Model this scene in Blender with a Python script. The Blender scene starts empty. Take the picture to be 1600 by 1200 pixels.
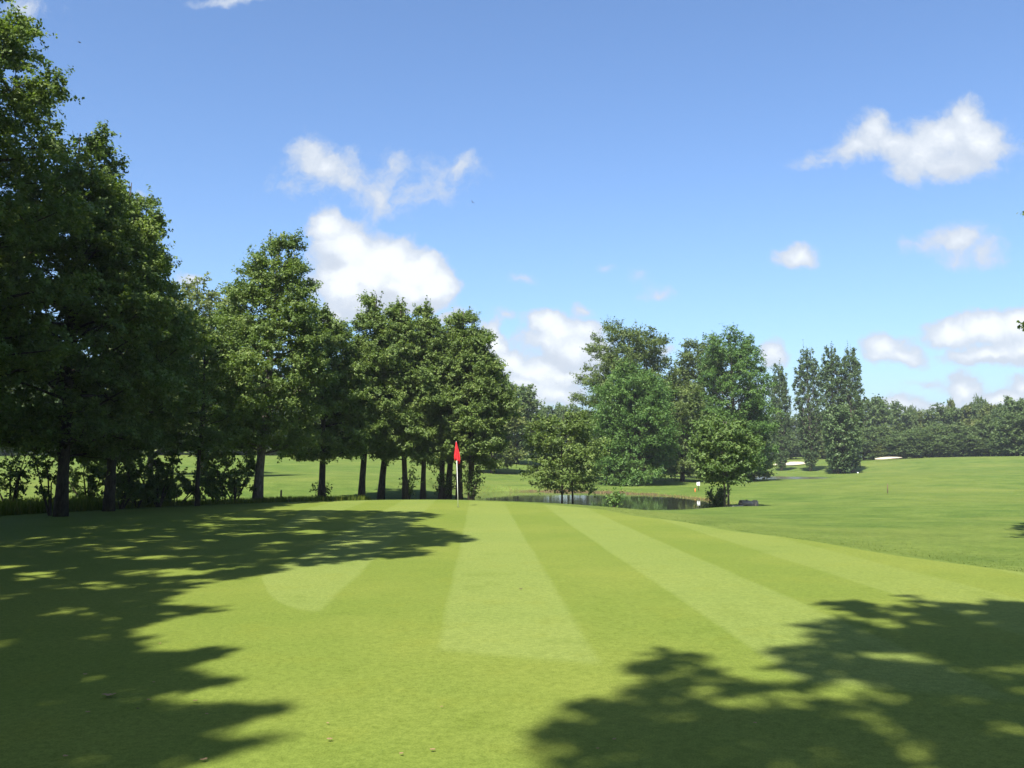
import bpy, math, random
import numpy as np
from mathutils import Vector

scene = bpy.context.scene
col = scene.collection
RNG = np.random.default_rng(7)

# ------------------------------------------------------------------ camera model
FPX = 1443.0                       # focal length in pixels of the 1600 px photograph
PITCH = math.atan(118.0 / FPX)
CAM_H = 1.6
cp, sp_ = math.cos(PITCH), math.sin(PITCH)

def ray(px, py):
    a = (px - 800.0) / FPX
    b = (600.0 - py) / FPX
    return np.array([a, cp - b * sp_, sp_ + b * cp])

def at_depth(px, py, d):
    r = ray(px, py)
    return np.array([0, 0, CAM_H]) + r * (d / r[1])

def on_plane(px, py, z=0.0):
    r = ray(px, py)
    t = (z - CAM_H) / r[2]
    return np.array([r[0] * t, r[1] * t])

def project(p):
    p = np.atleast_2d(p)
    x, y, z = p[:, 0], p[:, 1], p[:, 2] - CAM_H
    f = y * cp + z * sp_
    u = -y * sp_ + z * cp
    f_ = np.where(np.abs(f) < 1e-6, 1e-6, f)
    return 800 + FPX * x / f_, 600 - FPX * u / f_, f

# ------------------------------------------------------------------ helpers
def smooth(a, b, x):
    t = np.clip((x - a) / (b - a), 0, 1)
    return t * t * (3 - 2 * t)

def chaikin(pts, n=2):
    pts = np.array(pts, float)
    for _ in range(n):
        q = np.roll(pts, -1, 0)
        pts = np.stack([pts * .75 + q * .25, pts * .25 + q * .75], 1).reshape(-1, 2)
    return pts

def sdist(poly, x, y):
    """signed distance to a polygon, negative inside"""
    x = np.asarray(x, float); y = np.asarray(y, float)
    d = np.full(x.shape, 1e9); ins = np.zeros(x.shape, bool)
    n = len(poly)
    for i in range(n):
        ax, ay = poly[i]; bx, by = poly[(i + 1) % n]
        ex, ey = bx - ax, by - ay
        t = np.clip(((x - ax) * ex + (y - ay) * ey) / (ex * ex + ey * ey + 1e-12), 0, 1)
        d = np.minimum(d, np.hypot(x - ax - t * ex, y - ay - t * ey))
        if abs(ey) > 1e-12:
            c = ((ay > y) != (by > y)) & (x < (bx - ax) * (y - ay) / ey + ax)
            ins ^= c
    return np.where(ins, -d, d)

def tag(o, label=None, cat=None, group=None, kind=None):
    if label: o['label'] = label
    if cat: o['category'] = cat
    if group: o['group'] = group
    if kind: o['kind'] = kind
    return o

def empty(name, loc, label, cat, group=None):
    o = bpy.data.objects.new(name, None)
    o.empty_display_size = .3
    col.objects.link(o)
    o.location = loc
    return tag(o, label, cat, group)

def mesh_obj(name, verts, faces, mat, parent=None, smooth_shade=False):
    me = bpy.data.meshes.new(name)
    me.from_pydata([tuple(v) for v in verts], [], [tuple(f) for f in faces])
    me.update()
    if smooth_shade:
        me.polygons.foreach_set('use_smooth', [True] * len(me.polygons))
    if mat: me.materials.append(mat)
    o = bpy.data.objects.new(name, me)
    col.objects.link(o)
    if parent: o.parent = parent
    return o

def quads_obj(name, V, mat, parent=None, tint=None):
    """V: (n,4,3) separate quads -> one mesh, filled straight from numpy"""
    n = len(V)
    me = bpy.data.meshes.new(name)
    me.vertices.add(n * 4); me.loops.add(n * 4); me.polygons.add(n)
    me.vertices.foreach_set('co', V.reshape(-1).astype(np.float32))
    me.loops.foreach_set('vertex_index', np.arange(n * 4, dtype=np.int32))
    me.polygons.foreach_set('loop_start', np.arange(0, n * 4, 4, dtype=np.int32))
    me.polygons.foreach_set('loop_total', np.full(n, 4, np.int32))
    me.update(calc_edges=True)
    if tint is not None:
        at = me.attributes.new('tint', 'FLOAT', 'FACE')
        at.data.foreach_set('value', tint.astype(np.float32))
    me.materials.append(mat)
    o = bpy.data.objects.new(name, me)
    col.objects.link(o)
    if parent: o.parent = parent
    return o

class MB:
    """collects tubes and boxes for one mesh"""
    def __init__(s): s.v = []; s.f = []
    def tube(s, pts, radii, n=7, cap=True):
        pts = np.array(pts, float); base = len(s.v); m = len(pts)
        for i in range(m):
            t = pts[min(i + 1, m - 1)] - pts[max(i - 1, 0)]
            t /= np.linalg.norm(t) + 1e-9
            a = np.array([1, 0, 0]) if abs(t[0]) < .8 else np.array([0, 1, 0])
            b = np.cross(t, a); b /= np.linalg.norm(b); c = np.cross(t, b)
            for k in range(n):
                an = 2 * math.pi * k / n
                s.v.append(pts[i] + radii[i] * (math.cos(an) * b + math.sin(an) * c))
        for i in range(m - 1):
            for k in range(n):
                k2 = (k + 1) % n
                s.f.append((base + i * n + k, base + i * n + k2, base + (i + 1) * n + k2, base + (i + 1) * n + k))
        if cap:
            s.f.append(tuple(base + k for k in range(n))[::-1])
            s.f.append(tuple(base + (m - 1) * n + k for k in range(n)))
        return s
    def box(s, c, size, rot=0.0, tilt=0.0):
        base = len(s.v); c = np.array(c, float)
        ca, sa = math.cos(rot), math.sin(rot); ct, st = math.cos(tilt), math.sin(tilt)
        for dx in (-.5, .5):
            for dy in (-.5, .5):
                for dz in (-.5, .5):
                    x, y, z = dx * size[0], dy * size[1], dz * size[2]
                    x, z = x * ct - z * st, x * st + z * ct
                    s.v.append(c + np.array([x * ca - y * sa, x * sa + y * ca, z]))
        for q in ((0, 1, 3, 2), (4, 6, 7, 5), (0, 4, 5, 1), (2, 3, 7, 6), (0, 2, 6, 4), (1, 5, 7, 3)):
            s.f.append(tuple(base + i for i in q))
        return s
    def build(s, name, mat, parent=None, smooth_shade=True, bevel=0):
        o = mesh_obj(name, s.v, s.f, mat, parent, smooth_shade)
        if bevel:
            m = o.modifiers.new('bevel', 'BEVEL'); m.width = bevel; m.segments = 2
        return o

# ------------------------------------------------------------------ node helpers
class NT:
    def __init__(s, tree): s.t = tree; s.n = tree.nodes; s.l = tree.links
    def new(s, typ, **kw):
        nd = s.n.new(typ)
        for k, v in kw.items(): setattr(nd, k, v)
        return nd
    def _in(s, sock, v):
        if isinstance(v, bpy.types.NodeSocket): s.l.new(v, sock)
        else: sock.default_value = v
    def math(s, op, a, b=None, c=None, clamp=False):
        nd = s.new('ShaderNodeMath', operation=op, use_clamp=clamp)
        s._in(nd.inputs[0], a)
        if b is not None: s._in(nd.inputs[1], b)
        if c is not None: s._in(nd.inputs[2], c)
        return nd.outputs[0]
    def vmath(s, op, a, b=None, c=None):
        nd = s.new('ShaderNodeVectorMath', operation=op)
        s._in(nd.inputs[0], a)
        if b is not None: s._in(nd.inputs[1], b)
        if c is not None: s._in(nd.inputs[2], c)
        return nd.outputs['Value'] if op in ('LENGTH', 'DOT_PRODUCT', 'DISTANCE') else nd.outputs[0]
    def noise(s, vec, scale, detail=4, rough=.55, dist=0.0, color=False):
        nd = s.new('ShaderNodeTexNoise')
        if vec is not None: s.l.new(vec, nd.inputs['Vector'])
        nd.inputs['Scale'].default_value = scale
        nd.inputs['Detail'].default_value = detail
        nd.inputs['Roughness'].default_value = rough
        nd.inputs['Distortion'].default_value = dist
        return nd.outputs['Color' if color else 'Fac']
    def step(s, x, lo, hi, a=0.0, b=1.0, interp='SMOOTHSTEP'):
        nd = s.new('ShaderNodeMapRange', interpolation_type=interp)
        s._in(nd.inputs['Value'], x)
        for k, v in (('From Min', lo), ('From Max', hi), ('To Min', a), ('To Max', b)): s._in(nd.inputs[k], v)
        return nd.outputs[0]
    def mix(s, f, a, b, blend='MIX'):
        nd = s.new('ShaderNodeMix', data_type='RGBA', blend_type=blend)
        s._in(nd.inputs[0], f)
        s._in(nd.inputs[6], a if isinstance(a, bpy.types.NodeSocket) else (*a, 1))
        s._in(nd.inputs[7], b if isinstance(b, bpy.types.NodeSocket) else (*b, 1))
        return nd.outputs[2]
    def bump(s, h, strength, dist):
        nd = s.new('ShaderNodeBump')
        nd.inputs['Strength'].default_value = strength
        nd.inputs['Distance'].default_value = dist
        s.l.new(h, nd.inputs['Height'])
        return nd.outputs[0]

def new_mat(name):
    m = bpy.data.materials.new(name); m.use_nodes = True
    m.node_tree.nodes.clear()
    nt = NT(m.node_tree)
    out = nt.new('ShaderNodeOutputMaterial')
    return m, nt, out

def principled(nt, out, color, rough=.6, spec=.5, normal=None, metallic=0):
    b = nt.new('ShaderNodeBsdfPrincipled')
    nt._in(b.inputs['Base Color'], color if isinstance(color, bpy.types.NodeSocket) else (*color, 1))
    nt._in(b.inputs['Roughness'], rough)
    b.inputs['Specular IOR Level'].default_value = spec
    b.inputs['Metallic'].default_value = metallic
    if normal is not None: nt.l.new(normal, b.inputs['Normal'])
    nt.l.new(b.outputs[0], out.inputs['Surface'])
    return b

def obj_coord(nt):
    return nt.new('ShaderNodeTexCoord').outputs['Object']

def simple_mat(name, c, rough=.6, spec=.4, var=.25, scale=12, bump=0):
    m, nt, out = new_mat(name)
    p = obj_coord(nt)
    n = nt.noise(p, scale, 5, .6)
    cc = nt.mix(n, tuple(x * (1 - var) for x in c), tuple(min(1, x * (1 + var)) for x in c))
    nm = nt.bump(n, bump, .02) if bump else None
    principled(nt, out, cc, rough, spec, nm)
    return m

# ------------------------------------------------------------------ sun and sky
SH = np.array([.37, .929]); SH /= np.linalg.norm(SH)      # ground direction in which shadows fall
ELEV = math.radians(51)
TAN = math.tan(ELEV)
Lsun = np.array([-SH[0] * math.cos(ELEV), -SH[1] * math.cos(ELEV), math.sin(ELEV)])   # towards the sun

sun = bpy.data.lights.new('sun', 'SUN')
sun.energy = 5.0
sun.angle = math.radians(.53)
sun.color = (1, .95, .86)
so = bpy.data.objects.new('sun', sun); col.objects.link(so)
so.location = tuple(Lsun * 60)
so.rotation_euler = Vector(tuple(-Lsun)).to_track_quat('-Z', 'Y').to_euler()

CLOUDS = [  # photo pixel centre, radii, weight
 # thin torn cloud, upper left
 (482,240,39,36,0.53),(505,252,55,33,0.53),(452,287,50,36,0.28),(545,280,69,41,0.38),(585,305,75,50,0.34),(615,258,36,41,0.34),(640,290,69,47,0.28),(690,280,69,47,0.26),(722,258,41,30,0.28),(440,270,34,17,0.17),
 # bright cumulus
 (512,353,40,28,.95),(544,380,52,39,1.15),(599,403,63,45,1.3),(648,425,56,41,1.3),(687,445,38,32,1.2),(554,435,81,50,1.2),(628,455,80,34,1.1),(530,490,40,19,.8),(702,495,43,18,.6),(559,475,63,23,.75),(732,502,18,12,.4),
 # low cumulus in the gap
 (848,500,34,24,1.05),(868,512,36,28,1.0),(905,518,36,26,.85),(850,530,52,26,.7),(895,548,62,40,.85),(930,560,40,40,.7),(768,532,32,36,1.0),(800,566,40,26,1.0),(770,575,44,34,.9),(840,580,58,28,.95),(880,590,60,26,.85),(820,604,80,20,.75),(870,618,60,22,.8),(912,482,24,14,.42),(788,492,30,12,.34),(836,632,30,14,.6),
 # large cloud, upper right
 (1290,248,57,22,0.37),(1330,226,46,30,0.52),(1366,204,39,35,0.61),(1382,186,26,19,0.50),(1400,226,72,33,0.58),(1440,240,72,46,0.61),(1480,215,61,50,0.72),(1512,186,37,44,0.72),(1535,225,61,55,0.68),(1480,262,83,37,0.58),(1420,268,50,28,0.43),(1580,228,46,22,0.29),(1250,262,33,11,0.18),
 # small ones below it
 (1244,400,46,22,0.72),(1230,408,37,15,0.50),(1500,380,68,35,0.52),(1538,400,46,28,0.45),(1432,386,59,19,0.32),(1490,408,44,19,0.36),
 # low right
 (1385,540,46,28,.8),(1412,556,46,20,.75),(1370,560,34,16,.55),(1490,520,56,28,.95),(1535,508,62,30,1.0),(1590,510,66,34,.9),(1600,545,70,26,.85),(1540,556,90,18,.75),(1512,606,38,32,.72),(1570,618,50,18,.8),(1600,600,36,26,.7),(1412,628,54,18,.62),(1470,636,60,14,.55),(1450,598,50,12,.35),
 # scraps
 (296,436,34,16,.5),(40,12,80,22,.34),(370,0,80,14,.4),(948,412,20,10,.28),(1002,426,28,16,.3),(1022,458,34,16,.3),(812,436,36,14,.32),(1208,556,26,28,.6),(1052,552,24,14,.5),(215,300,26,22,.25),(1180,610,60,20,.4),
]

def build_world():
    w = bpy.data.worlds.new('World'); scene.world = w; w.use_nodes = True
    w.node_tree.nodes.clear()
    # node group: cloud density at a direction (u, v) on the plane tangent to the southern sky
    g = bpy.data.node_groups.new('cloud_density', 'ShaderNodeTree')
    g.interface.new_socket('P', in_out='INPUT', socket_type='NodeSocketVector')
    g.interface.new_socket('Density', in_out='OUTPUT', socket_type='NodeSocketFloat')
    g.interface.new_socket('Base', in_out='OUTPUT', socket_type='NodeSocketFloat')
    nt = NT(g)
    gi = nt.new('NodeGroupInput'); go = nt.new('NodeGroupOutput')
    P = gi.outputs[0]
    wv = nt.noise(P, 13, 3, .55, color=True)
    wv2 = nt.noise(P, 48, 4, .6, color=True)
    wv = nt.vmath('SUBTRACT', wv, (.5, .5, .5)); wv2 = nt.vmath('SUBTRACT', wv2, (.5, .5, .5))
    Q = nt.vmath('MULTIPLY_ADD', wv, (.05, .035, 0), P)
    Q = nt.vmath('MULTIPLY_ADD', wv2, (.020, .017, 0), Q)
    acc = None
    for px, py, rx, ry, wt in CLOUDS:
        r = ray(px, py); u, v = r[0] / r[1], r[2] / r[1]
        sx, sy = FPX / (rx * 1.25), FPX / (ry * 1.25)
        d = nt.vmath('LENGTH', nt.vmath('MULTIPLY_ADD', Q, (sx, sy, 0), (-u * sx, -v * sy, 0)))
        f = nt.math('MULTIPLY_ADD', d, -wt * 1.45, wt * 1.45)
        acc = f if acc is None else nt.math('SMOOTH_MAX', acc, f, .5)
    fb = nt.noise(Q, 30, 8, .66)
    D = nt.math('MULTIPLY_ADD', nt.math('MULTIPLY', nt.math('SUBTRACT', fb, .5), nt.step(acc, -.3, .3)), 1.05, acc)
    g.links.new(D, go.inputs[0])
    g.links.new(nt.math('MULTIPLY_ADD', nt.math('SUBTRACT', fb, .5), .5, acc), go.inputs[1])

    nt = NT(w.node_tree)
    out = nt.new('ShaderNodeOutputWorld')
    bg = nt.new('ShaderNodeBackground'); bg.inputs['Strength'].default_value = BG
    sky = nt.new('ShaderNodeTexSky', sky_type='NISHITA')
    sky.sun_disc = False; sky.sun_elevation = ELEV
    sky.sun_rotation = math.atan2(Lsun[0], Lsun[1])
    sky.altitude = 50; sky.air_density = 1.0; sky.dust_density = 1.7; sky.ozone_density = 1.5
    tc = nt.new('ShaderNodeTexCoord').outputs['Generated']
    sx = nt.new('ShaderNodeSeparateXYZ'); nt.l.new(tc, sx.inputs[0])
    y = nt.math('MAXIMUM', sx.outputs[1], .05)
    u = nt.math('DIVIDE', sx.outputs[0], y); v = nt.math('DIVIDE', sx.outputs[2], y)
    cb = nt.new('ShaderNodeCombineXYZ'); nt.l.new(u, cb.inputs[0]); nt.l.new(v, cb.inputs[1])
    P = cb.outputs[0]
    g1 = nt.new('ShaderNodeGroup'); g1.node_tree = g; nt.l.new(P, g1.inputs[0])
    g2 = nt.new('ShaderNodeGroup'); g2.node_tree = g
    nt.l.new(nt.vmath('ADD', P, (-.008, .042, 0)), g2.inputs[0])
    D, B1, B2 = g1.outputs[0], g1.outputs[1], g2.outputs[1]
    front = nt.step(sx.outputs[1], .02, .2)
    alpha = nt.math('MULTIPLY', nt.step(D, .13, .60), front)
    alpha = nt.math('MULTIPLY', alpha, .96)
    # what lies above a point shades it: thick cloud overhead makes a grey base
    lit = nt.step(nt.math('SUBTRACT', B1, B2), -.48, .34)
    thick = nt.step(D, .35, 1.25)
    c_thin = (6.5, 7.3, 8.5)
    c_dark = (7.0, 7.55, 8.4); c_lit = (10.2, 10.6, 11.0)
    dense = nt.mix(lit, c_dark, c_lit)
    cc = nt.mix(thick, c_thin, dense)
    cc = nt.vmath('SCALE', cc); cc.node.inputs['Scale'].default_value = CLOUD_GAIN
    skc = nt.mix(1.0, sky.outputs[0], SKY_TINT, 'MULTIPLY')
    c = nt.mix(alpha, skc, cc)
    nt.l.new(c, bg.inputs['Color'])
    nt.l.new(bg.outputs[0], out.inputs['Surface'])

BG = .072
HAZE = .00032
CLOUD_GAIN = .5
SKY_TINT = (.745, .90, 1.10)
build_world()

# ------------------------------------------------------------------ terrain heights
PLATEAU = chaikin([(-14.7,26.5),(-12.5,30),(-9.6,34.3),(-6.5,36.8),(-3.5,37.6),(-.5,35.6),(2.2,32),(3.76,27),(5.6,19.4),(7.3,13.2),(9.2,5.5),(10,-6),(6,-16),(-8,-16),(-17,-4),(-18,12),(-17,20)], 2)
POND_Z = -.8
POND = chaikin([on_plane(760,768.5,POND_Z),on_plane(860,768,POND_Z),on_plane(930,770,POND_Z),on_plane(985,772,POND_Z),on_plane(1060,776.5,POND_Z),on_plane(1105,783,POND_Z),on_plane(1137,791,POND_Z),
                (10.6,45.6),(6.5,43.5),(2.5,45),(-1,48.5),(-3.4,53),(-4.2,59),(-3.6,65)], 2)
POND2_Z = -.62
POND2 = chaikin([(26,103.5),(31,101.5),(36,104),(39,110),(38,118),(33,121),(27,117),(24,109)], 2)

CTRL = np.array([
 (-20,33,-.15),(-26,30,-.12),(-14,43,-.25),(-8,43.5,-.3),(-3,44,-.42),(-9,47.5,.1),(-10,52,.46),(-4.5,50,.1),(-16,48,.2),(-6,54,.36),(-13,52,.48),(-12,57,.52),(-6,58,.4),(-20,50,.3),(-30,50,.25),
 (-40,80,.5),(-20,80,.6),(-8,75,.05),(-1,74,-.42),(-62,120,2.1),(-35,110,1.6),(-10,110,1.5),(0,105,.8),(2,150,3.4),(-20,150,3.0),(-80,160,3),
 (-3,52,-.6),(2,43,-.66),(6,40,-.62),(8,37,-.5),(10.4,45,-.72),(15,50,-.68),(3,73,-.5),(10,74,-.5),(16,68,-.6),(11.5,85,-.35),(24,88,-.52),(34,110,-.5),(28,100,-.5),
 (46,128,-.35),(44,140,-.05),(47,160,.3),(58,150,1.3),(80,150,2.05),(100,150,2.1),(25,150,.3),(5,150,2.9),(18,150,1.2),
 (19,45,-.36),(26,45,-.33),(35,85,.0),(39,70,-.3),(55,100,.5),(22,60,-.6),(30,70,-.42),(14,33,-.28),(20,33,-.2),(60,70,-.2),(90,100,.6),
 (0,200,4),(60,200,2.0),(120,200,2.2),(-100,200,4),(-150,100,2),(150,80,1),(40,10,0),(40,-30,0),(-40,0,0),(-40,-30,0),(0,-40,0),(-60,40,.3),(180,200,2.4),(-180,200,4)], float)

def tps_fit(c):
    X = c[:, :2] / 50.0; n = len(X)
    r2 = ((X[:, None] - X[None]) ** 2).sum(-1)
    K = .5 * r2 * np.log(r2 + 1e-12) + np.eye(n) * .004
    Pm = np.c_[np.ones(n), X]
    A = np.block([[K, Pm], [Pm.T, np.zeros((3, 3))]])
    return X, np.linalg.solve(A, np.r_[c[:, 2], 0, 0, 0])
TPX, TPW = tps_fit(CTRL)

def base_height(x, y):
    x = np.clip(x, -170, 170) / 50.0; y = np.clip(y, -38, 200) / 50.0
    z = TPW[-3] + TPW[-2] * x + TPW[-1] * y
    for (cx, cy), w in zip(TPX, TPW[:-3]):
        r2 = (x - cx) ** 2 + (y - cy) ** 2
        z = z + w * .5 * r2 * np.log(r2 + 1e-12)
    return z

BUNK = [(on_plane(1243, 731, .2), .2), (np.array([61.3, 150.0]), 1.2)]
def bumps(x, y):
    z = .30 * np.exp(-(((x - 74.5) / 4.5) ** 2 + ((y - 146) / 5) ** 2))
    z = z + .75 * np.exp(-(((x - 48.5) / 5) ** 2 + ((y - 163) / 3.2) ** 2))
    z = z + .55 * np.exp(-(((x - 61.3) / 4.5) ** 2 + ((y - 153) / 2.6) ** 2))
    z = z + .05 * np.sin(x * .31 + 1.3) * np.sin(y * .27) + .03 * np.sin(x * .83 + y * .41)
    return z

def H(x, y):
    x = np.asarray(x, float); y = np.asarray(y, float)
    s = sdist(PLATEAU, x, y)
    W = 6.5 + 9 * smooth(6, 15, x) + 6 * smooth(-12, -18, x)
    w = smooth(0, 1, s / W)
    far = 3.5 * smooth(205, 270, np.hypot(x, y)) * smooth(0, 60, y)
    g = .02 * np.sin(x * .35 + .7) * np.sin(y * .21)
    z = (1 - w) * g + w * (base_height(x, y) + bumps(x, y)) + far
    for poly, pz in ((POND, POND_Z), (POND2, POND2_Z)):
        d = sdist(poly, x, y)
        wob = .25 * np.sin(x * 1.9 + y * .7) + .2 * np.sin(y * 1.3 - x * .9)
        out = (pz - .03) + (np.maximum(z, pz + .1) - (pz - .03)) * smooth(-.1, 1.5 + wob, d)
        z = np.where(d > 0, np.where(d < 2.2, out, z), pz - .03 - .6 * smooth(0, 2, -d))
    return z

def Hs(x, y): return float(H(np.array([x]), np.array([y]))[0])

def ground(px, py, d0=4.0, d1=230.0):
    """first terrain point seen through a pixel of the photograph"""
    r = ray(px, py)
    d = np.geomspace(d0, d1, 900)
    x = r[0] / r[1] * d; z = CAM_H + r[2] / r[1] * d
    h = H(x, d)
    k = np.argmax(z < h) if (z < h).any() else len(d) - 1
    k = max(k, 1)
    f0, f1 = z[k - 1] - h[k - 1], z[k] - h[k]
    t = f0 / (f0 - f1 + 1e-12) if f0 != f1 else 0
    t = min(max(t, 0), 1)
    dd = d[k - 1] + (d[k] - d[k - 1]) * t
    return r[0] / r[1] * dd, dd

# ------------------------------------------------------------------ ground materials
def grass_mat(name, dark, light, yellow, bank=True):
    m, nt, out = new_mat(name)
    p = obj_coord(nt)
    big = nt.noise(p, .05, 4, .55)
    mid = nt.noise(p, .55, 4, .6)
    fine = nt.noise(p, 6, 4, .65)
    grain = nt.noise(p, 38, 2, .6)
    c = nt.mix(nt.step(mid, .32, .7), dark, light)
    c = nt.mix(nt.math('MULTIPLY', nt.step(big, .42, .68), .6), c, yellow)
    patch = nt.noise(p, .13, 5, .62, .6)
    c = nt.mix(nt.math('MULTIPLY', nt.step(patch, .52, .68), .42), c, (.050, .092, .018))
    c = nt.mix(nt.math('MULTIPLY', nt.step(patch, .44, .33), .35), c, (.125, .145, .038))
    v = nt.math('ADD', nt.math('MULTIPLY', fine, .5), nt.math('MULTIPLY', grain, .5))
    c = nt.mix(1.0, c, nt.mix(nt.step(v, .28, .72), (.60, .64, .55), (1.34, 1.30, 1.3)), 'MULTIPLY')
    # mowing bands across the far fairways, where the mower went to and fro
    sx = nt.new('ShaderNodeSeparateXYZ'); nt.l.new(p, sx.inputs[0])
    wob = nt.math('MULTIPLY_ADD', nt.noise(p, .04, 2), 14.0, sx.outputs[1])
    wv = nt.math('SINE', nt.math('MULTIPLY', wob, 1.1))
    c = nt.mix(nt.math('MULTIPLY', nt.step(wv, -.3, .3), .10), c, (.14, .17, .035))
    if bank:
        a = nt.new('ShaderNodeAttribute'); a.attribute_name = 'bank'
        n2 = nt.noise(p, 2.2, 5, .65)
        bf = nt.step(nt.math('ADD', a.outputs['Fac'], nt.math('MULTIPLY', nt.math('SUBTRACT', n2, .5), .9)), .35, .75)
        earth = nt.mix(nt.noise(p, 5, 4, .7), (.035, .026, .014), (.11, .075, .042))
        c = nt.mix(bf, c, earth)
        d = nt.new('ShaderNodeAttribute'); d.attribute_name = 'litter'
        lf = nt.step(nt.math('ADD', d.outputs['Fac'], nt.math('MULTIPLY', nt.math('SUBTRACT', nt.noise(p, 1.3, 5, .7), .5), 1.2)), .5, .9)
        c = nt.mix(lf, c, nt.mix(nt.noise(p, 9, 4, .7), (.04, .035, .018), (.12, .09, .05)))
    h = nt.math('ADD', fine, nt.math('MULTIPLY', grain, .6))
    nm = nt.bump(h, .8, .05)
    principled(nt, out, c, .85, .03, nm)
    return m

ROUGH = grass_mat('rough_grass', (.058, .096, .020), (.097, .136, .031), (.118, .141, .034))

def green_mat():
    m, nt, out = new_mat('putting_grass')
    p = obj_coord(nt)
    sx = nt.new('ShaderNodeSeparateXYZ'); nt.l.new(p, sx.inputs[0])
    x, y = sx.outputs[0], sx.outputs[1]
    wob = nt.math('MULTIPLY', nt.math('SUBTRACT', nt.noise(p, .35, 2), .5), .09)
    u = nt.math('ADD', nt.math('MULTIPLY_ADD', y, .036, x), wob)
    # mower passes 1.28 m wide, running away from the camera; their sheen painted as colour
    t = nt.math('MULTIPLY', nt.math('ADD', u, .36), 1 / 2.62)
    fr = nt.math('FRACT', nt.math('ADD', t, 40.0))
    up = nt.step(fr, -.015, .03); dn = nt.step(fr, .48, .52, 1, 0)
    stripe = nt.math('MULTIPLY', up, dn)
    # where the passes start, near the camera, and the curved start of the left one
    yend_r = nt.math('MULTIPLY_ADD', u, -.42, 7.75)
    ins_r = nt.step(nt.math('SUBTRACT', y, yend_r), -.22, .12)
    right = nt.step(u, -.5, -.42)
    ins_r = nt.math('MULTIPLY', ins_r, right)
    du = nt.math('SUBTRACT', -1.72, u)
    yend_l = nt.math('MULTIPLY_ADD', nt.math('POWER', nt.math('MAXIMUM', du, 0.0), 1.7), 2.0, 9.9)
    ins_l = nt.math('MULTIPLY', nt.step(nt.math('SUBTRACT', y, yend_l), -.08, .08), nt.math('SUBTRACT', 1.0, right))
    stripe = nt.math('MULTIPLY', stripe, nt.math('ADD', ins_r, ins_l))
    far = nt.step(y, 20, 34, 1, .65)
    stripe = nt.math('MULTIPLY', stripe, far)
    stripe = nt.math('MULTIPLY', stripe, nt.step(u, 2.0, 6.0, 1, .6))
    big = nt.noise(p, .22, 4, .6)
    mid = nt.noise(p, 1.5, 5, .65)
    fine = nt.noise(p, 20, 4, .7)
    grain = nt.noise(p, 90, 2, .7)
    base = nt.mix(nt.step(big, .35, .68), (.098, .132, .024), (.120, .147, .029))
    c = nt.mix(nt.math('MULTIPLY', stripe, .45), base, (.152, .188, .056))
    lap = nt.math('MULTIPLY', nt.step(y, 7.9, 6.8), .35)
    c = nt.mix(nt.math('MULTIPLY', nt.step(mid, .5, .8), .35), c, (.120, .132, .018))
    c = nt.mix(nt.math('MULTIPLY', nt.step(mid, .48, .22), .35), c, (.062, .090, .010))
    v = nt.math('ADD', nt.math('MULTIPLY', fine, .45), nt.math('MULTIPLY', grain, .55))
    c = nt.mix(1.0, c, nt.mix(nt.step(v, .25, .75), (.60, .64, .54), (1.36, 1.32, 1.36)), 'MULTIPLY')
    # ball marks and thin worn spots
    wn = nt.noise(p, 3.1, 6, .8)
    c = nt.mix(nt.math('MULTIPLY', nt.step(wn, .66, .78), .5), c, (.13, .105, .034))
    nm = nt.bump(nt.math('ADD', fine, grain), .22, .010)
    principled(nt, out, c, .85, .03, nm)
    return m
GREEN = green_mat()

# ------------------------------------------------------------------ terrain sheet
def axis(lo, hi, step, far, grow=1.16):
    a = list(np.arange(lo, hi + 1e-6, step))
    s = step; v = hi
    while v < far: s *= grow; v += s; a.append(v)
    s = step; v = lo
    while v > -far: s *= grow; v -= s; a.insert(0, v)
    return np.array(a)

def pond_fields(x, y):
    d = sdist(POND, x, y)
    far_side = smooth(50, 60, y + .35 * x) * .5 + .5
    b = smooth(1.2, .3, d) * far_side
    d2 = sdist(POND2, x, y)
    b = b * (.3 + .7 * smooth(-2, 4, x))
    return np.maximum(b, .7 * smooth(1.5, .2, d2))

def build_terrain():
    xs = axis(-30, 30, .6, 1100); ys = np.concatenate([axis(-12, 78, .6, 1)[:0], axis(-12, 78, .6, 1100)])
    X, Y = np.meshgrid(xs, ys)
    x, y = X.ravel(), Y.ravel()
    z = H(x, y)
    s = sdist(PLATEAU, x, y)
    z = z - .06 * smooth(-.2, -.9, s)               # tuck the sheet under the putting green
    z = np.where(np.hypot(x, y) > 400, z * .6 - 1.0, z)
    nx, ny = len(xs), len(ys)
    i = np.arange(nx * ny).reshape(ny, nx)
    F = np.stack([i[:-1, :-1], i[:-1, 1:], i[1:, 1:], i[1:, :-1]], -1).reshape(-1, 4)
    o = mesh_obj('ground', np.c_[x, y, z], F, ROUGH, None, True)
    a = o.data.attributes.new('bank', 'FLOAT', 'POINT')
    a.data.foreach_set('value', pond_fields(x, y).astype(np.float32))
    # bare earth and litter under the row of alders
    lit = np.exp(-(((x + 9.5) / 6.5) ** 2 + ((y - 41.5) / 3.2) ** 2)) * .45 + np.exp(-(((x + 15) / 4) ** 2 + ((y - 29) / 3) ** 2)) * .9
    a = o.data.attributes.new('litter', 'FLOAT', 'POINT')
    a.data.foreach_set('value', (lit * smooth(0, .8, s)).astype(np.float32))
    tag(o, kind='structure')
build_terrain()

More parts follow.
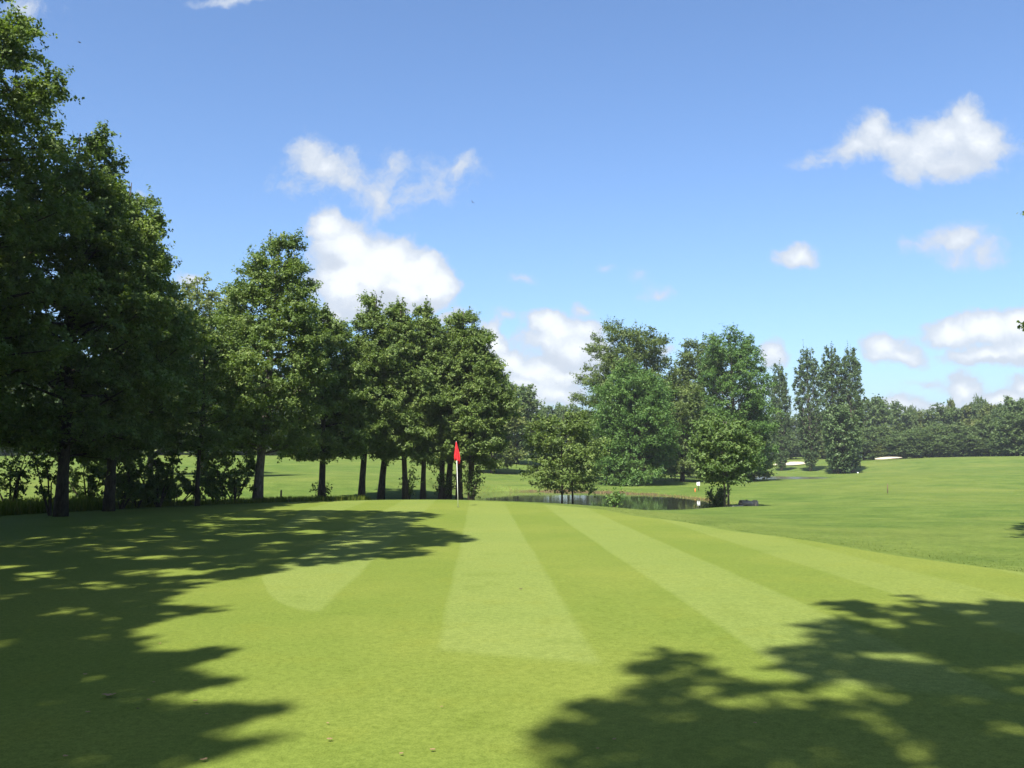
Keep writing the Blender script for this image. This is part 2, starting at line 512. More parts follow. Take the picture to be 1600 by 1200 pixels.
def build_sheet(name, poly, mat, zfun, inset=0.0, rings=70):
    poly = np.array(poly); c = poly.mean(0)
    n = len(poly); V = []; F = []
    ts = np.linspace(0, 1, rings + 1)[1:] ** .8
    for t in ts:
        q = c + (poly - c) * t * (1 - inset)
        V.append(np.c_[q, zfun(q[:, 0], q[:, 1])])
    V = np.concatenate(V + [np.array([[c[0], c[1], zfun(np.array([c[0]]), np.array([c[1]]))[0]]])])
    for k in range(rings - 1):
        for i in range(n):
            j = (i + 1) % n
            F.append((k * n + i, k * n + j, (k + 1) * n + j, (k + 1) * n + i))
    for i in range(n): F.append((len(V) - 1, (i + 1) % n, i))
    o = mesh_obj(name, V, F, mat, None, True)
    me = o.data
    if me.polygons[0].normal.z < 0:
        me.flip_normals()
    return o
def resample(poly, step):
    out = []
    for a, b in zip(poly, np.roll(poly, -1, 0)):
        k = max(1, int(np.hypot(*(b - a)) / step))
        for i in range(k): out.append(a + (b - a) * i / k)
    return np.array(out)
gp = resample(PLATEAU, .4)
gp = gp + .12 * np.c_[np.sin(gp[:, 1] * 1.1), np.sin(gp[:, 0] * 1.3)]
tag(build_sheet('putting_green', gp, GREEN, lambda x, y: H(x, y) + .008, .012, 90), kind='structure')

def water_mat():
    m, nt, out = new_mat('pond_water')
    p = obj_coord(nt)
    mp = nt.new('ShaderNodeMapping'); nt.l.new(p, mp.inputs[0]); mp.inputs['Scale'].default_value = (1, .7, 1)
    h = nt.math('ADD', nt.noise(mp.outputs[0], 2.5, 3, .5), nt.math('MULTIPLY', nt.noise(mp.outputs[0], .5, 2), 1.5))
    nm = nt.bump(h, .04, .05)
    b = principled(nt, out, nt.mix(nt.noise(p, .4, 3), (.018, .023, .014), (.032, .036, .024)), .04, .5, nm)
    b.inputs['IOR'].default_value = 1.333
    return m
WATER = water_mat()
flat = lambda z: (lambda x, y: np.full(np.shape(x), z))
c0 = POND.mean(0)
o = build_sheet('pond_water', resample(POND, .6), WATER, flat(POND_Z), -.02, 6); tag(o, kind='structure')
m2, nt2, out2 = new_mat('muddy_water')
principled(nt2, out2, nt2.mix(nt2.noise(obj_coord(nt2), .6, 4), (.05, .05, .035), (.10, .095, .07)), .2, .5)
o = build_sheet('pond_water', resample(POND2, .6), m2, flat(POND2_Z + .02), -.02, 6); tag(o, kind='structure')

SAND = simple_mat('bunker_sand', (.38, .33, .24), .9, .1, .12, 3)
def bunker(cx, cy, a, b, seed):
    r = np.random.default_rng(seed); an = np.linspace(0, 2 * math.pi, 40, endpoint=False)
    rad = 1 + .12 * np.sin(an * 2 + r.uniform(0, 6)) + .07 * np.sin(an * 3 + r.uniform(0, 6))
    poly = np.c_[cx + a * rad * np.cos(an), cy + b * rad * np.sin(an)]
    return build_sheet('bunker_sand', poly, SAND, lambda x, y: H(x, y) + .06, 0, 14)
tag(bunker(48.6, 160.8, 2.9, 1.3, 1), kind='structure')
tag(bunker(61.3, 151.2, 2.0, 1.0, 2), kind='structure')

# ------------------------------------------------------------------ plant materials
LEAF_GAIN = 1.48
def leaf_mat(name, dark, light, yel, trans=.36, rough=.55, spec=.28):
    dark, light, yel = [tuple(v * LEAF_GAIN * k for v, k in zip(q, (1.26, 1.05, 1.0))) for q in (dark, light, yel)]
    m, nt, out = new_mat(name)
    a = nt.new('ShaderNodeAttribute'); a.attribute_name = 'tint'
    f = a.outputs['Fac']
    c = nt.mix(nt.step(f, .0, .75, interp='LINEAR'), dark, light)
    c = nt.mix(nt.step(f, .75, 1.0, interp='LINEAR'), c, yel)
    b = nt.new('ShaderNodeBsdfPrincipled')
    nt.l.new(c, b.inputs['Base Color']); b.inputs['Roughness'].default_value = rough
    b.inputs['Specular IOR Level'].default_value = spec
    tr = nt.new('ShaderNodeBsdfTranslucent')
    tcol = nt.mix(1.0, c, (1.25, 1.35, .55), 'MULTIPLY')
    nt.l.new(tcol, tr.inputs['Color'])
    mx = nt.new('ShaderNodeMixShader'); mx.inputs[0].default_value = trans
    nt.l.new(b.outputs[0], mx.inputs[1]); nt.l.new(tr.outputs[0], mx.inputs[2])
    nt.l.new(mx.outputs[0], out.inputs['Surface'])
    return m
L_ALDER = leaf_mat('alder_leaf', (.034, .068, .018), (.070, .118, .030), (.105, .145, .040))
L_OAK = leaf_mat('oak_leaf', (.029, .054, .016), (.060, .099, .027), (.080, .122, .030))
L_BRIGHT = leaf_mat('bright_leaf', (.022, .060, .013), (.050, .108, .024), (.074, .130, .030))
L_OLIVE = leaf_mat('olive_leaf', (.038, .064, .020), (.074, .108, .032), (.105, .13, .042))
L_SAP = leaf_mat('sapling_leaf', (.030, .074, .018), (.064, .128, .030), (.092, .148, .038))
L_YOUNG = leaf_mat('young_leaf', (.030, .066, .018), (.062, .114, .030), (.088, .134, .038))
L_PALE = leaf_mat('pale_leaf', (.040, .078, .024), (.080, .126, .040), (.108, .148, .052))
L_POP = leaf_mat('poplar_leaf', (.026, .056, .020), (.050, .092, .034), (.072, .112, .046), .3, .55, .3)
L_FAR = leaf_mat('woodland_leaf', (.030, .062, .022), (.056, .096, .034), (.085, .120, .044), .36, .6, .25)
L_SHRUB = leaf_mat('shrub_leaf', (.020, .046, .010), (.048, .088, .018), (.085, .12, .026))
L_REED = leaf_mat('reed_blade', (.05, .075, .018), (.10, .13, .035), (.17, .14, .06), .3)
L_ROUGH = leaf_mat('rough_blade', (.046, .078, .020), (.064, .100, .026), (.08, .108, .03), .35, .8, .03)
L_GRASS = leaf_mat('grass_blade', (.032, .062, .008), (.058, .090, .012), (.085, .10, .02), .35, .7, .1)

def bark_mat(name, d, l):
    m, nt, out = new_mat(name)
    p = obj_coord(nt)
    mp = nt.new('ShaderNodeMapping'); nt.l.new(p, mp.inputs[0]); mp.inputs['Scale'].default_value = (1, 1, .22)
    n = nt.noise(mp.outputs[0], 22, 6, .7, .4)
    n2 = nt.noise(p, 2.5, 4, .6)
    c = nt.mix(nt.step(n, .3, .7), d, l)
    c = nt.mix(nt.math('MULTIPLY', nt.step(n2, .5, .75), .5), c, (.075, .085, .04))
    principled(nt, out, c, .85, .15, nt.bump(n, .8, .03))
    return m
BARK = bark_mat('tree_bark', (.016, .013, .009), (.06, .05, .036))
BARK_G = bark_mat('grey_bark', (.05, .043, .034), (.15, .13, .105))

# ------------------------------------------------------------------ trees
def leaves_from(centers, sizes, n, L, rng, flat_=.55, up=.9, tints=None, jitter=.3):
    w = sizes ** 2; w = w / w.sum()
    idx = rng.choice(len(centers), n, p=w)
    # every clump is a handful of leafy twigs fanning out from one point
    K = 8
    dirs = rng.normal(size=(len(centers), K, 3)); dirs[:, :, 2] = dirs[:, :, 2] * flat_ + .22
    dirs /= np.linalg.norm(dirs, axis=2)[:, :, None] + 1e-9
    dirs *= rng.uniform(.55, 1.25, (len(centers), K, 1))
    k = rng.integers(0, K, n)
    u = rng.random(n) ** .8
    sz = sizes[idx][:, None]
    off = dirs[idx, k] * u[:, None] * sz + np.clip(rng.normal(size=(n, 3)), -1.8, 1.8) * sz * (.15 - .07 * u[:, None])
    c = centers[idx] + off
    nrm = rng.normal(size=(n, 3)) * .58 + off / (sizes[idx][:, None] + 1e-6) * .8; nrm[:, 2] += up * .8
    nrm /= np.linalg.norm(nrm, axis=1)[:, None]
    a = rng.normal(size=(n, 3)); a -= nrm * (a * nrm).sum(1)[:, None]; a /= np.linalg.norm(a, axis=1)[:, None] + 1e-9
    b = np.cross(nrm, a)
    s = L * rng.uniform(.65, 1.3, n)[:, None]
    a = a * s * .55; b = b * s * .36
    V = np.stack([c - a, c + b - a * .1, c + a, c - b - a * .1], 1)
    ct = tints if tints is not None else rng.random(len(centers))
    t = np.clip(.45 * ct[idx] + .55 * rng.random(n) ** 1.3, 0, 1)
    return V, t

PROFILE = {
  'alder': lambda t: (np.interp(t, [0, .08, .28, .5, .75, .9, 1], [.62, .88, 1, .88, .55, .30, .10])),
  'cone':  lambda t: (np.interp(t, [0, .1, .25, .5, .75, .92, 1], [.6, .9, 1, .72, .40, .18, .06])),
  'round': lambda t: (np.interp(t, [0, .1, .3, .55, .8, .93, 1], [.50, .82, 1, 1, .74, .46, .15])),
  'dome':  lambda t: (np.interp(t, [0, .1, .3, .55, .8, .93, 1], [.80, .95, 1, .93, .70, .45, .2])),
  'poplar': lambda t: (np.interp(t, [0, .08, .25, .5, .75, .9, 1], [.30, .55, .9, 1, .74, .42, .12])),
}

def tree_geom(h, r, seed, profile='alder', cb=.22, trunk_r=.18, lean=(0, 0), nb=34, n_leaf=24000, L=.11,
              clump=.5, rise=(.10, 1.0), sub=5, flat_=.55, stems=1, stem_gap=0, ragged=(.72, 1.16), wob=.12, squash=(1, 1), gaps=.0, droop=0.0, shoots=9):
    rng = np.random.default_rng(seed)
    mb = MB(); centers = []; sizes = []
    prof = PROFILE[profile]
    k = 10
    tt = np.linspace(0, 1, k)
    ph = rng.uniform(0, 6.3, 4)
    def axis_pt(t):
        t = np.asarray(t, float)
        x = lean[0] * t ** 1.2 + wob * np.sin(t * 4.1 + ph[0]) * t
        y = lean[1] * t ** 1.2 + wob * np.sin(t * 3.3 + ph[1]) * t
        return np.stack([x, y, t * h * .96], -1)
    for sidx in range(stems):
        off = np.array([0, 0, 0.]) if stems == 1 else np.array([-math.cos(sidx * 2.9), math.sin(sidx * 2.9), 0]) * (stem_gap or trunk_r * 2.2)
        P = axis_pt(tt) + off * (1 - .3 * tt)[:, None]
        R = trunk_r * (1 - tt) ** .8 * .95 + .012
        R[0] *= 1.35
        P0 = P.copy(); P0[0, 2] -= .25
        mb.tube(P0, R, 8)
    ga = rng.uniform(0, 6.3)
    for i in range(nb):
        f = ((i + rng.uniform(.1, .9)) / nb)
        t = cb + (1 - cb) * f ** 1.05 * .93
        f2 = (t - cb) / (1 - cb)
        az = ga + i * 2.39996 + rng.normal() * .35
        Lb = r * float(prof(f2)) * rng.uniform(*ragged)
        rs = rise[0] + (rise[1] - rise[0]) * f2 + rng.normal() * .12
        d = np.array([math.cos(az) * squash[0], math.sin(az) * squash[1], 0])
        p0 = axis_pt(t * .97 - .02 if f2 < .9 else t)
        m = 5; u = np.linspace(0, 1, m)
        # long limbs leave low on the trunk so that their tips, not their roots, follow the outline
        p0 = p0 - np.array([0, 0, min(p0[2] - h * cb * .55, Lb * rs * .35) if rs > .5 else 0])
        pts = p0 + d * (Lb * u)[:, None] + np.array([0, 0, 1.]) * (Lb * rs * u ** 1.15 - droop * Lb * u ** 2.2)[:, None]
        pts[1:] += rng.normal(size=(m - 1, 3)) * .05 * Lb
        r0 = max(.012, trunk_r * .42 * (1 - t) ** .7 * min(1, Lb / r + .2))
        mb.tube(pts, r0 * (1 - u * .85), 5, cap=False)
        if rng.random() < gaps: continue
        side = np.array([-d[1], d[0], 0])
        for j in range(sub):
            q = .28 + .72 * (j + rng.random() * .6) / sub
            q = min(q, 1.0)
            base = np.array([np.interp(q, u, pts[:, c]) for c in range(3)])
            sl = Lb * .36 * (1.15 - q) * rng.uniform(.6, 1.3) + .12 * r
            sg = 1 if (j + i) % 2 else -1
            tip = base + side * sg * sl + d * sl * .45 + np.array([0, 0, sl * (.18 + .25 * f2 + rng.normal() * .15)])
            if j % 2 == 0:
                mb.tube([base, (base + tip) / 2 + rng.normal(size=3) * .03, tip], [r0 * .4, r0 * .28, .006], 3, cap=False)
            for qq, sc in ((.5, .8), (1.0, 1.0)):
                centers.append(base + (tip - base) * qq + rng.normal(size=3) * .08 * clump)
                sizes.append(clump * sc * rng.uniform(.6, 1.25) * (.55 + .45 * min(1, Lb / r + .25)))
        centers.append(pts[-1]); sizes.append(clump * rng.uniform(.6, 1.0) * (.5 + .5 * min(1, Lb / r + .2)))
    # upright leading shoots
    nsh = shoots
    for q in range(nsh):
        if q == 0: b0 = axis_pt(.9); ln = h * .10
        else:
            t = rng.uniform(.74, .96); a2 = rng.uniform(0, 6.28); f2 = (t - cb) / (1 - cb)
            rad = r * float(prof(f2)) * rng.uniform(.25, .85)
            b0 = axis_pt(t) + np.array([math.cos(a2), math.sin(a2), .25]) * rad; ln = h * rng.uniform(.05, .11)
        tip = b0 + np.array([rng.normal() * .10 * ln, rng.normal() * .10 * ln, ln])
        mb.tube([b0 - np.array([0, 0, ln * .6]), b0, tip], [.022, .016, .005], 4, cap=False)
        for w in np.linspace(-.3, 1.0, 8):
            centers.append(b0 + (tip - b0) * w + rng.normal(size=3) * .05 * clump)
            sizes.append(clump * (.52 - .36 * max(0, w)) * rng.uniform(.7, 1.15))
    C = np.array(centers); S = np.array(sizes)
    C[:, 2] = np.maximum(C[:, 2], .15 * clump + .1)
    V, T = leaves_from(C, S, n_leaf, L, rng, flat_)
    return mb, V, T

TREE_COUNT = [0]
def tree(name, label, x, y, h, r, seed, group=None, leaf=None, bark=None, z=None, cat='tree', **kw):
    zz = Hs(x, y) if z is None else z
    mb, V, T = tree_geom(h, r, seed, **kw)
    root = empty(name, (x, y, zz), label, cat, group)
    mb.build('trunk', bark or BARK, root)
    quads_obj('crown', V, leaf or L_ALDER, root, T)
    TREE_COUNT[0] += len(V)
    return root

def copy_tree(src, x, y, scale, rz, label, group, name=None):
    r = src.copy(); col.objects.link(r)
    r.location = (x, y, Hs(x, y)); r.rotation_euler = (0, 0, rz); r.scale = (scale[0], scale[0], scale[1])
    r['label'] = label
    if group: r['group'] = group
    for ch in src.children:
        c = ch.copy(); col.objects.link(c); c.parent = r
    return r

def px_x(px, d): return (px - 800) / FPX * d / (cp + 118 / FPX * sp_)   # x for a pixel column at depth d
def h_for(py, d, x):  # tree height so that its top reaches pixel row py
    return at_depth(800, py, d)[2] - Hs(x, d)

def tree_px(name, label, px, d, top, rpx, seed, **kw):
    x = px_x(px, d)
    lean = kw.get('lean', (0, 0))
    h = h_for(top, d, x) / .985
    return tree(name, label, x, d, h, rpx / FPX * d, seed, **kw)

G_ROW = 'alders in a row beside the green'
# --- near trees at the left edge
tree('alder_tree', 'tall dark alder with the thick leaning trunk nearest the left edge', px_x(98, 26.3), 26.3, 11.7, 2.9, 11, G_ROW,
     trunk_r=.17, lean=(.1, .3), nb=58, n_leaf=140000, L=.088, clump=.54, cb=.165, sub=6, profile='alder', ragged=(.76, 1.06))
tree('alder_tree', 'dark alder second from the left edge with a straight shaded trunk', px_x(172, 28.8), 28.8, 10.9, 2.4, 12, G_ROW,
     trunk_r=.16, lean=(.35, .2), nb=54, n_leaf=112000, L=.088, clump=.54, cb=.165, sub=6, ragged=(.76, 1.06))
tree('alder_tree', 'slim dark young alder with a thin trunk right of the two thick trunks', px_x(310, 32.2), 32.2, 6.6, 2.3, 13, G_ROW,
     trunk_r=.07, lean=(.0, .1), nb=34, n_leaf=42000, L=.09, clump=.48, cb=.27, profile='round')
edge_alder = tree('alder_tree', 'alder at the far left whose crown is cut off by the photo edge', -14.7, 22.5, 15.0, 3.6, 14, G_ROW,
     trunk_r=.28, lean=(.8, .4), nb=60, n_leaf=170000, L=.085, clump=.58, cb=.22, sub=6, ragged=(.75, 1.06))
# --- the sunlit alder and the row beyond it
tree_px('alder_tree', 'tallest sunlit alder with a bare leaning grey trunk at the green edge', 403, 35.6, 352, 98, 25, group=G_ROW, bark=BARK_G,
     trunk_r=.18, lean=(.75, .2), nb=54, n_leaf=100000, L=.088, clump=.55, cb=.20, sub=6, profile='alder', gaps=.06, ragged=(.8, 1.06))
ROW = [ # px, depth, top row, radius px, lean px at top, trunk radius, label
 (503, 40.0, 478, 80, 6, .15, 'sunlit alder with a straight trunk standing next right of the tallest leaning one'),
 (565, 42.0, 452, 74, 22, .15, 'alder with drooping pale low branches over its trunk left of the flag'),
 (595, 43.5, 462, 70, 34, .16, 'alder whose trunk leans strongly to the right in the row left of the flag'),
 (634, 43.0, 474, 62, -12, .13, 'alder leaning left with a pale leafy tuft low on its trunk'),
 (661, 44.0, 464, 60, 6, .12, 'slim alder with a bare upright trunk midway between the left leaning one and the flag'),
 (690, 45.0, 505, 62, 6, .14, 'alder with the upright trunk just left of the flag'),
 (700, 46.5, 484, 70, 22, .16, 'alder with the right leaning trunk directly beside the flag'),
 (718, 45.0, 478, 76, 2, .16, 'alder whose trunk stands right behind the flagstick'),
 (736, 44.0, 520, 62, 8, .15, 'alder with shoots round its foot at the right end of the row'),
]
for i, (px, d, top, rp, lp, tr, lab) in enumerate(ROW):
    tree_px('alder_tree', lab, px, d, top, rp, 30 + i, group=G_ROW, trunk_r=tr, lean=(lp / FPX * d, .15 * ((i % 3) - 1)), nb=40, n_leaf=78000, L=.092,
            clump=.55, cb=.235 + .02 * (i % 3), sub=5, profile='cone' if i in (1, 2, 4) else 'alder', droop=.12)

# --- trees behind the row
tree_px('oak_tree', 'olive green tree rising behind the dark left trees and the tallest alder', 318, 58, 446, 92, 50, leaf=L_OLIVE, nb=44, n_leaf=36000, L=.17, clump=.85, cb=.2, trunk_r=.2, profile='dome')
tree_px('oak_tree', 'pale green tree half hidden behind the tall dark left alders', 235, 64, 455, 90, 51, leaf=L_OLIVE, nb=40, n_leaf=30000, L=.18, clump=.85, cb=.2, trunk_r=.2, profile='dome')
tree_px('oak_tree', 'rounded dark tree on the rise beyond the right end of the alder row', 806, 112, 596, 42, 52, leaf=L_FAR, nb=40, n_leaf=22000, L=.26, clump=.85, cb=.06, trunk_r=.3, profile='dome')
tree_px('oak_tree', 'yellowish green tree between the alder row and the rounded dark tree', 770, 92, 606, 44, 53, leaf=L_OLIVE, nb=36, n_leaf=20000, L=.22, clump=.85, cb=.08, trunk_r=.25, profile='dome')

# --- by the pond
G_SAP = 'young trees on the pond bank'
tree_px('young_tree', 'young pale leafed tree with two thin trunks on the near bank of the pond', 886, 46.0, 644, 60, 60, group=G_SAP, leaf=L_ALDER, stems=2, stem_gap=.28, trunk_r=.045, nb=40, n_leaf=24000, L=.105, clump=.42, cb=.25,
        profile='round', rise=(.05, .9), lean=(.05, 0), droop=.12)
tree_px('young_tree', 'young round crowned tree above the bush and stones at the right end of the pond', 1134, 45.2, 655, 54, 61, group=G_SAP, leaf=L_YOUNG, bark=BARK_G, stems=2, stem_gap=.1, trunk_r=.042, nb=40, n_leaf=20000, L=.115, clump=.44, cb=.30,
        profile='round', rise=(.05, .9))
tree_px('maple_tree', 'broad bright green tree with foliage to the ground behind the pond', 992, 77, 574, 62, 62, leaf=L_BRIGHT, nb=48, n_leaf=95000, L=.135, clump=1.0, flat_=.7, cb=.03, trunk_r=.25, profile='dome', sub=6, ragged=(.84, 1.08))
tree_px('oak_tree', 'tall grey green tree directly behind the broad bright tree by the pond', 984, 85, 504, 80, 63, leaf=L_OAK, nb=60, n_leaf=100000, L=.14, clump=.9, cb=.1, trunk_r=.32, profile='dome', sub=6, ragged=(.82, 1.08))
tree_px('oak_tree', 'middle tall tree standing between the two tallest crowns beyond the pond', 1094, 98, 528, 54, 64, leaf=L_OAK, nb=50, n_leaf=45000, L=.19, clump=.9, cb=.12, trunk_r=.3, profile='dome', ragged=(.8, 1.1))
tree_px('oak_tree', 'tall tree with an airy crown just left of the poplars', 1146, 91, 512, 58, 65, leaf=L_BRIGHT, nb=58, n_leaf=85000, L=.145, clump=.88, cb=.08, trunk_r=.32, profile='dome', gaps=.04, sub=6, ragged=(.8, 1.1))
tree_px('oak_tree', 'lower tree filling the gap right of the broad bright tree', 1066, 86, 588, 40, 66, leaf=L_OAK, nb=40, n_leaf=20000, L=.2, clump=.85, cb=.08, trunk_r=.2, profile='dome')
tree_px('oak_tree', 'dark lower tree under the airy crown left of the poplars', 1176, 93, 606, 26, 67, leaf=L_OAK, nb=40, n_leaf=20000, L=.2, clump=.85, cb=.05, trunk_r=.2, profile='dome')

# --- poplars
POP = dict(leaf=L_POP, bark=BARK_G, profile='poplar', nb=110, L=.175, clump=.42, cb=.03, trunk_r=.22, rise=(2.8, 2.4), sub=4, flat_=1.6, shoots=12)
G_POP = 'columnar poplars on the meadow'
tree_px('poplar_tree', 'shortest and leftmost poplar touching the airy tree', 1221, 142, 563, 17, 70, group=G_POP, n_leaf=32000, **POP)
tree_px('poplar_tree', 'poplar standing free with sky showing on both sides', 1266, 138, 540, 22, 71, group=G_POP, n_leaf=42000, **POP)
tree_px('poplar_tree', 'left poplar of the joined tall pair', 1303, 131, 534, 20, 72, group=G_POP, n_leaf=42000, **POP)
tree_px('poplar_tree', 'right poplar of the joined tall pair', 1332, 130, 535, 20, 73, group=G_POP, n_leaf=42000, **POP)
tree_px('oak_tree', 'bushy dark growth round the feet of the joined poplar pair', 1314, 127, 632, 27, 74, leaf=L_POP, nb=44, n_leaf=15000, L=.26, clump=.75, cb=.04, trunk_r=.2, profile='poplar', rise=(1.6, 1.2), stems=2)

# --- far woods: a few masters, then copies
far_src = []
for k in range(5):
    far_src.append(tree('woodland_tree', 'x', 0, 0, 11, 4.0, 80 + k, leaf=L_FAR if k != 3 else L_OLIVE, nb=44, n_leaf=17000, L=.34, clump=.95, flat_=.95, cb=.04 if k % 2 else .1, trunk_r=.3,
                        profile=['dome', 'round', 'dome', 'alder', 'round'][k], sub=5, z=0))
rr = random.Random(5)
used = set()
def far_tree(px, d, top, rpx, label, group, k=None):
    k = rr.randrange(5) if k is None else k
    x = px_x(px, d); h = h_for(top, d, x); r = rpx / FPX * d
    src = far_src[k]
    if k not in used:
        used.add(k); src.location = (x, d, Hs(x, d)); src.scale = (r / 4.0, r / 4.0, h / 11.0); src.rotation_euler = (0, 0, rr.uniform(0, 6))
        src['label'] = label; src['group'] = group
        return
    copy_tree(src, x, d, (r / 4.0, h / 11.0), rr.uniform(0, 6.28), label, group)

LAB_R = 'mid green tree in the distant wood along the right horizon'
G_R = 'trees of the distant wood on the right'
for px, d, top, rp in [(1352,185,622,40),(1384,190,626,34),(1412,196,654,22),(1440,192,640,24),(1474,188,634,32),(1500,196,640,28),(1520,186,630,32),(1552,180,630,32),(1580,176,630,30),(1600,160,622,34),(1636,158,612,40),(1488,192,622,13),(1534,184,618,15),(1424,190,634,12),
                       (1366,176,664,34),(1404,174,672,32),(1440,172,668,32),(1482,170,662,34),(1524,168,664,34),(1562,164,652,36),(1676,165,610,44),(1720,168,608,44)]:
    far_tree(px, d, top, rp, LAB_R, G_R)
far_tree(1590, 150, 640, 34, 'dark tree nearest to the viewer at the right end of the distant wood', G_R, 0)
LAB_L = 'low scrubby tree along the foot of the distant wood on the right'
for px, d, top, rp in [(1350,166,676,26),(1374,165,692,20),(1404,164,684,26),(1438,163,672,28),(1476,162,692,20),(1504,162,678,30),(1545,160,688,24),(1574,158,670,30),(1612,156,680,26)]:
    far_tree(px, d, top, rp, LAB_L, 'scrub along the foot of the wood')
for px in range(-70, 830, 44):
    far_tree(px + rr.uniform(-9, 9), rr.uniform(124, 136), rr.uniform(672, 694), rr.uniform(24, 34), 'low scrubby tree at the foot of the wood behind the alder row', 'scrub behind the far fairway')
LAB_C = 'hazy green tree of the far wood seen through the gaps beside the poplars'
for px, d, top, rp in [(1100,205,650,36),(1150,208,640,36),(1200,205,648,34),(1240,204,650,30),(1284,206,644,30),(1326,200,640,32),(1060,200,648,36),(1225,190,678,26),(1285,188,682,26)]:
    far_tree(px, d, top, rp, LAB_C, 'far wood behind the poplars')
LAB_G = 'pale green tree in the gap left of the tall trees beyond the pond'
for px, d, top, rp in [(860,150,634,26),(888,152,632,26),(918,154,640,28),(950,156,640,30),(1000,160,640,34)]:
    far_tree(px, d, top, rp, LAB_G, 'trees in the gap beyond the pond')
LAB_W = 'tree of the wood bordering the fairway behind the alder row'
for px, d, top, rp in [(832,138,640,24),(780,140,622,44),(730,142,612,46),(676,142,606,46),(620,140,600,46),(560,138,596,46),(500,136,592,48),(440,134,590,48),(380,132,588,48),(320,128,580,48),(250,128,576,52),(180,126,570,52),(110,124,566,52),(40,122,560,52),(-30,120,556,56),(-100,118,550,60)]:
    far_tree(px, d, top, rp, LAB_W, 'wood behind the far fairway')

# ------------------------------------------------------------------ trees out of view that shade the green
def sun_blobs(poly_px, n, rng, holes=()):
    """ground points of a shadow outlined in the photograph"""
    poly = np.array(poly_px, float)
    lo, hi = poly.min(0), poly.max(0)
    # sample evenly on the ground rather than in the picture
    G = np.array([on_plane(a, b) for a, b in poly])
    l2, h2 = G.min(0), G.max(0)
    out = []
    while len(out) < n:
        q = rng.uniform(l2, h2, size=(4000, 2))
        dd = sdist(G, q[:, 0], q[:, 1])
        q = np.c_[q, -dd][dd < -.05]
        ok = np.ones(len(q), bool)
        if holes:
            pxs, pys, _ = project(np.c_[q[:, :2], np.zeros(len(q))])
            for hx, hy, ha, hb in holes:
                ok &= ((pxs - hx) / ha) ** 2 + ((pys - hy) / hb) ** 2 > rng.uniform(.6, 1.25, len(q))
        out += list(q[ok])
    return np.array(out[:n])

def shade_tree(name, label, polys, n_clump, n_leaf, trunk_xy, hmin, hfun, seed, clump, L=.1, trunk_r=.3, holes=(), extra=None, limbs=12):
    """a tree whose boughs reach where they must to throw the shadow seen on the grass"""
    rng = np.random.default_rng(seed)
    tx, ty = trunk_xy; tz = Hs(tx, ty)
    G = np.concatenate([sun_blobs(p, n, rng, holes) for p, n in zip(polys, n_clump)])
    edge = G[:, 2]; G = G[:, :2]
    hmn = hmin(G)
    hh = hfun(G, rng)
    hh = np.maximum(hh, hmn)
    C = np.c_[G - SH * (hh / TAN)[:, None], hh]
    # keep the boughs out of the picture
    px, py, f = project(C)
    vis = (f > .3) & (px > -25) & (px < 1625) & (py > -60)
    C = C[~vis]
    S = np.minimum(np.full(len(C), clump) * rng.uniform(.6, 1.3, len(C)), .13 + .75 * edge[~vis])
    if extra is not None:
        e = extra(rng); C = np.r_[C, e[0]]; S = np.r_[S, e[1]]
    V, T = leaves_from(C, S, n_leaf, L, rng, .55)
    mb = MB()
    top = C[:, 2].max() * .9
    base = np.array([tx, ty, tz]); axis_top = np.array([tx * .7 + C[:, 0].mean() * .3, ty * .7 + C[:, 1].mean() * .3, top])
    u = np.linspace(0, 1, 9)
    P = base + (axis_top - base) * u[:, None]; P[0, 2] -= .3
    mb.tube(P, trunk_r * (1 - u) ** .7 + .03, 10)
    # main limbs reach the far clumps, thinner boughs branch off them to the rest
    prim = [int(np.argmax(np.hypot(C[:, 0] - tx, C[:, 1] - ty)))]
    while len(prim) < min(limbs, len(C)):
        prim.append(int(np.argmax(np.min([np.linalg.norm(C - C[k], axis=1) for k in prim], axis=0))))
    paths = []
    for k in prim:
        q = C[k]; t = np.clip((q[2] - tz) / (top - tz) * .62 + rng.normal() * .06, .25, .93)
        p0 = base + (axis_top - base) * t
        mid = p0 * .5 + q * .5; mid[2] = p0[2] * .3 + q[2] * .7; mid += rng.normal(size=3) * .25
        pts = np.array([p0, p0 * .65 + mid * .35 + rng.normal(size=3) * .12, mid, mid * .45 + q * .55 + rng.normal(size=3) * .15, q])
        mb.tube(pts, [.075, .06, .042, .026, .008], 5, cap=False); paths.append(pts[1:4])
    P2 = np.concatenate(paths)
    for k in rng.choice(len(C), min(len(C), 90), replace=False):
        dd = np.linalg.norm(P2 - C[k], axis=1); j = int(np.argmin(dd))
        if dd[j] < 3.2:
            st = P2[j] - (C[k] - P2[j]) / dd[j] * .09
            mb.tube([st, P2[j], (P2[j] + C[k]) / 2 + rng.normal(size=3) * .1, C[k]], [.03, .03, .018, .005], 4)
    root = empty(name, (tx, ty, tz), label, 'tree')
    o1 = mb.build('trunk', BARK, root); o2 = quads_obj('crown', V, L_ALDER, root, T)
    for o in (o1, o2): o.matrix_parent_inverse.translation = (-tx, -ty, -tz)
    return root

hm = lambda G: 1.9 + .40 * G[:, 1]
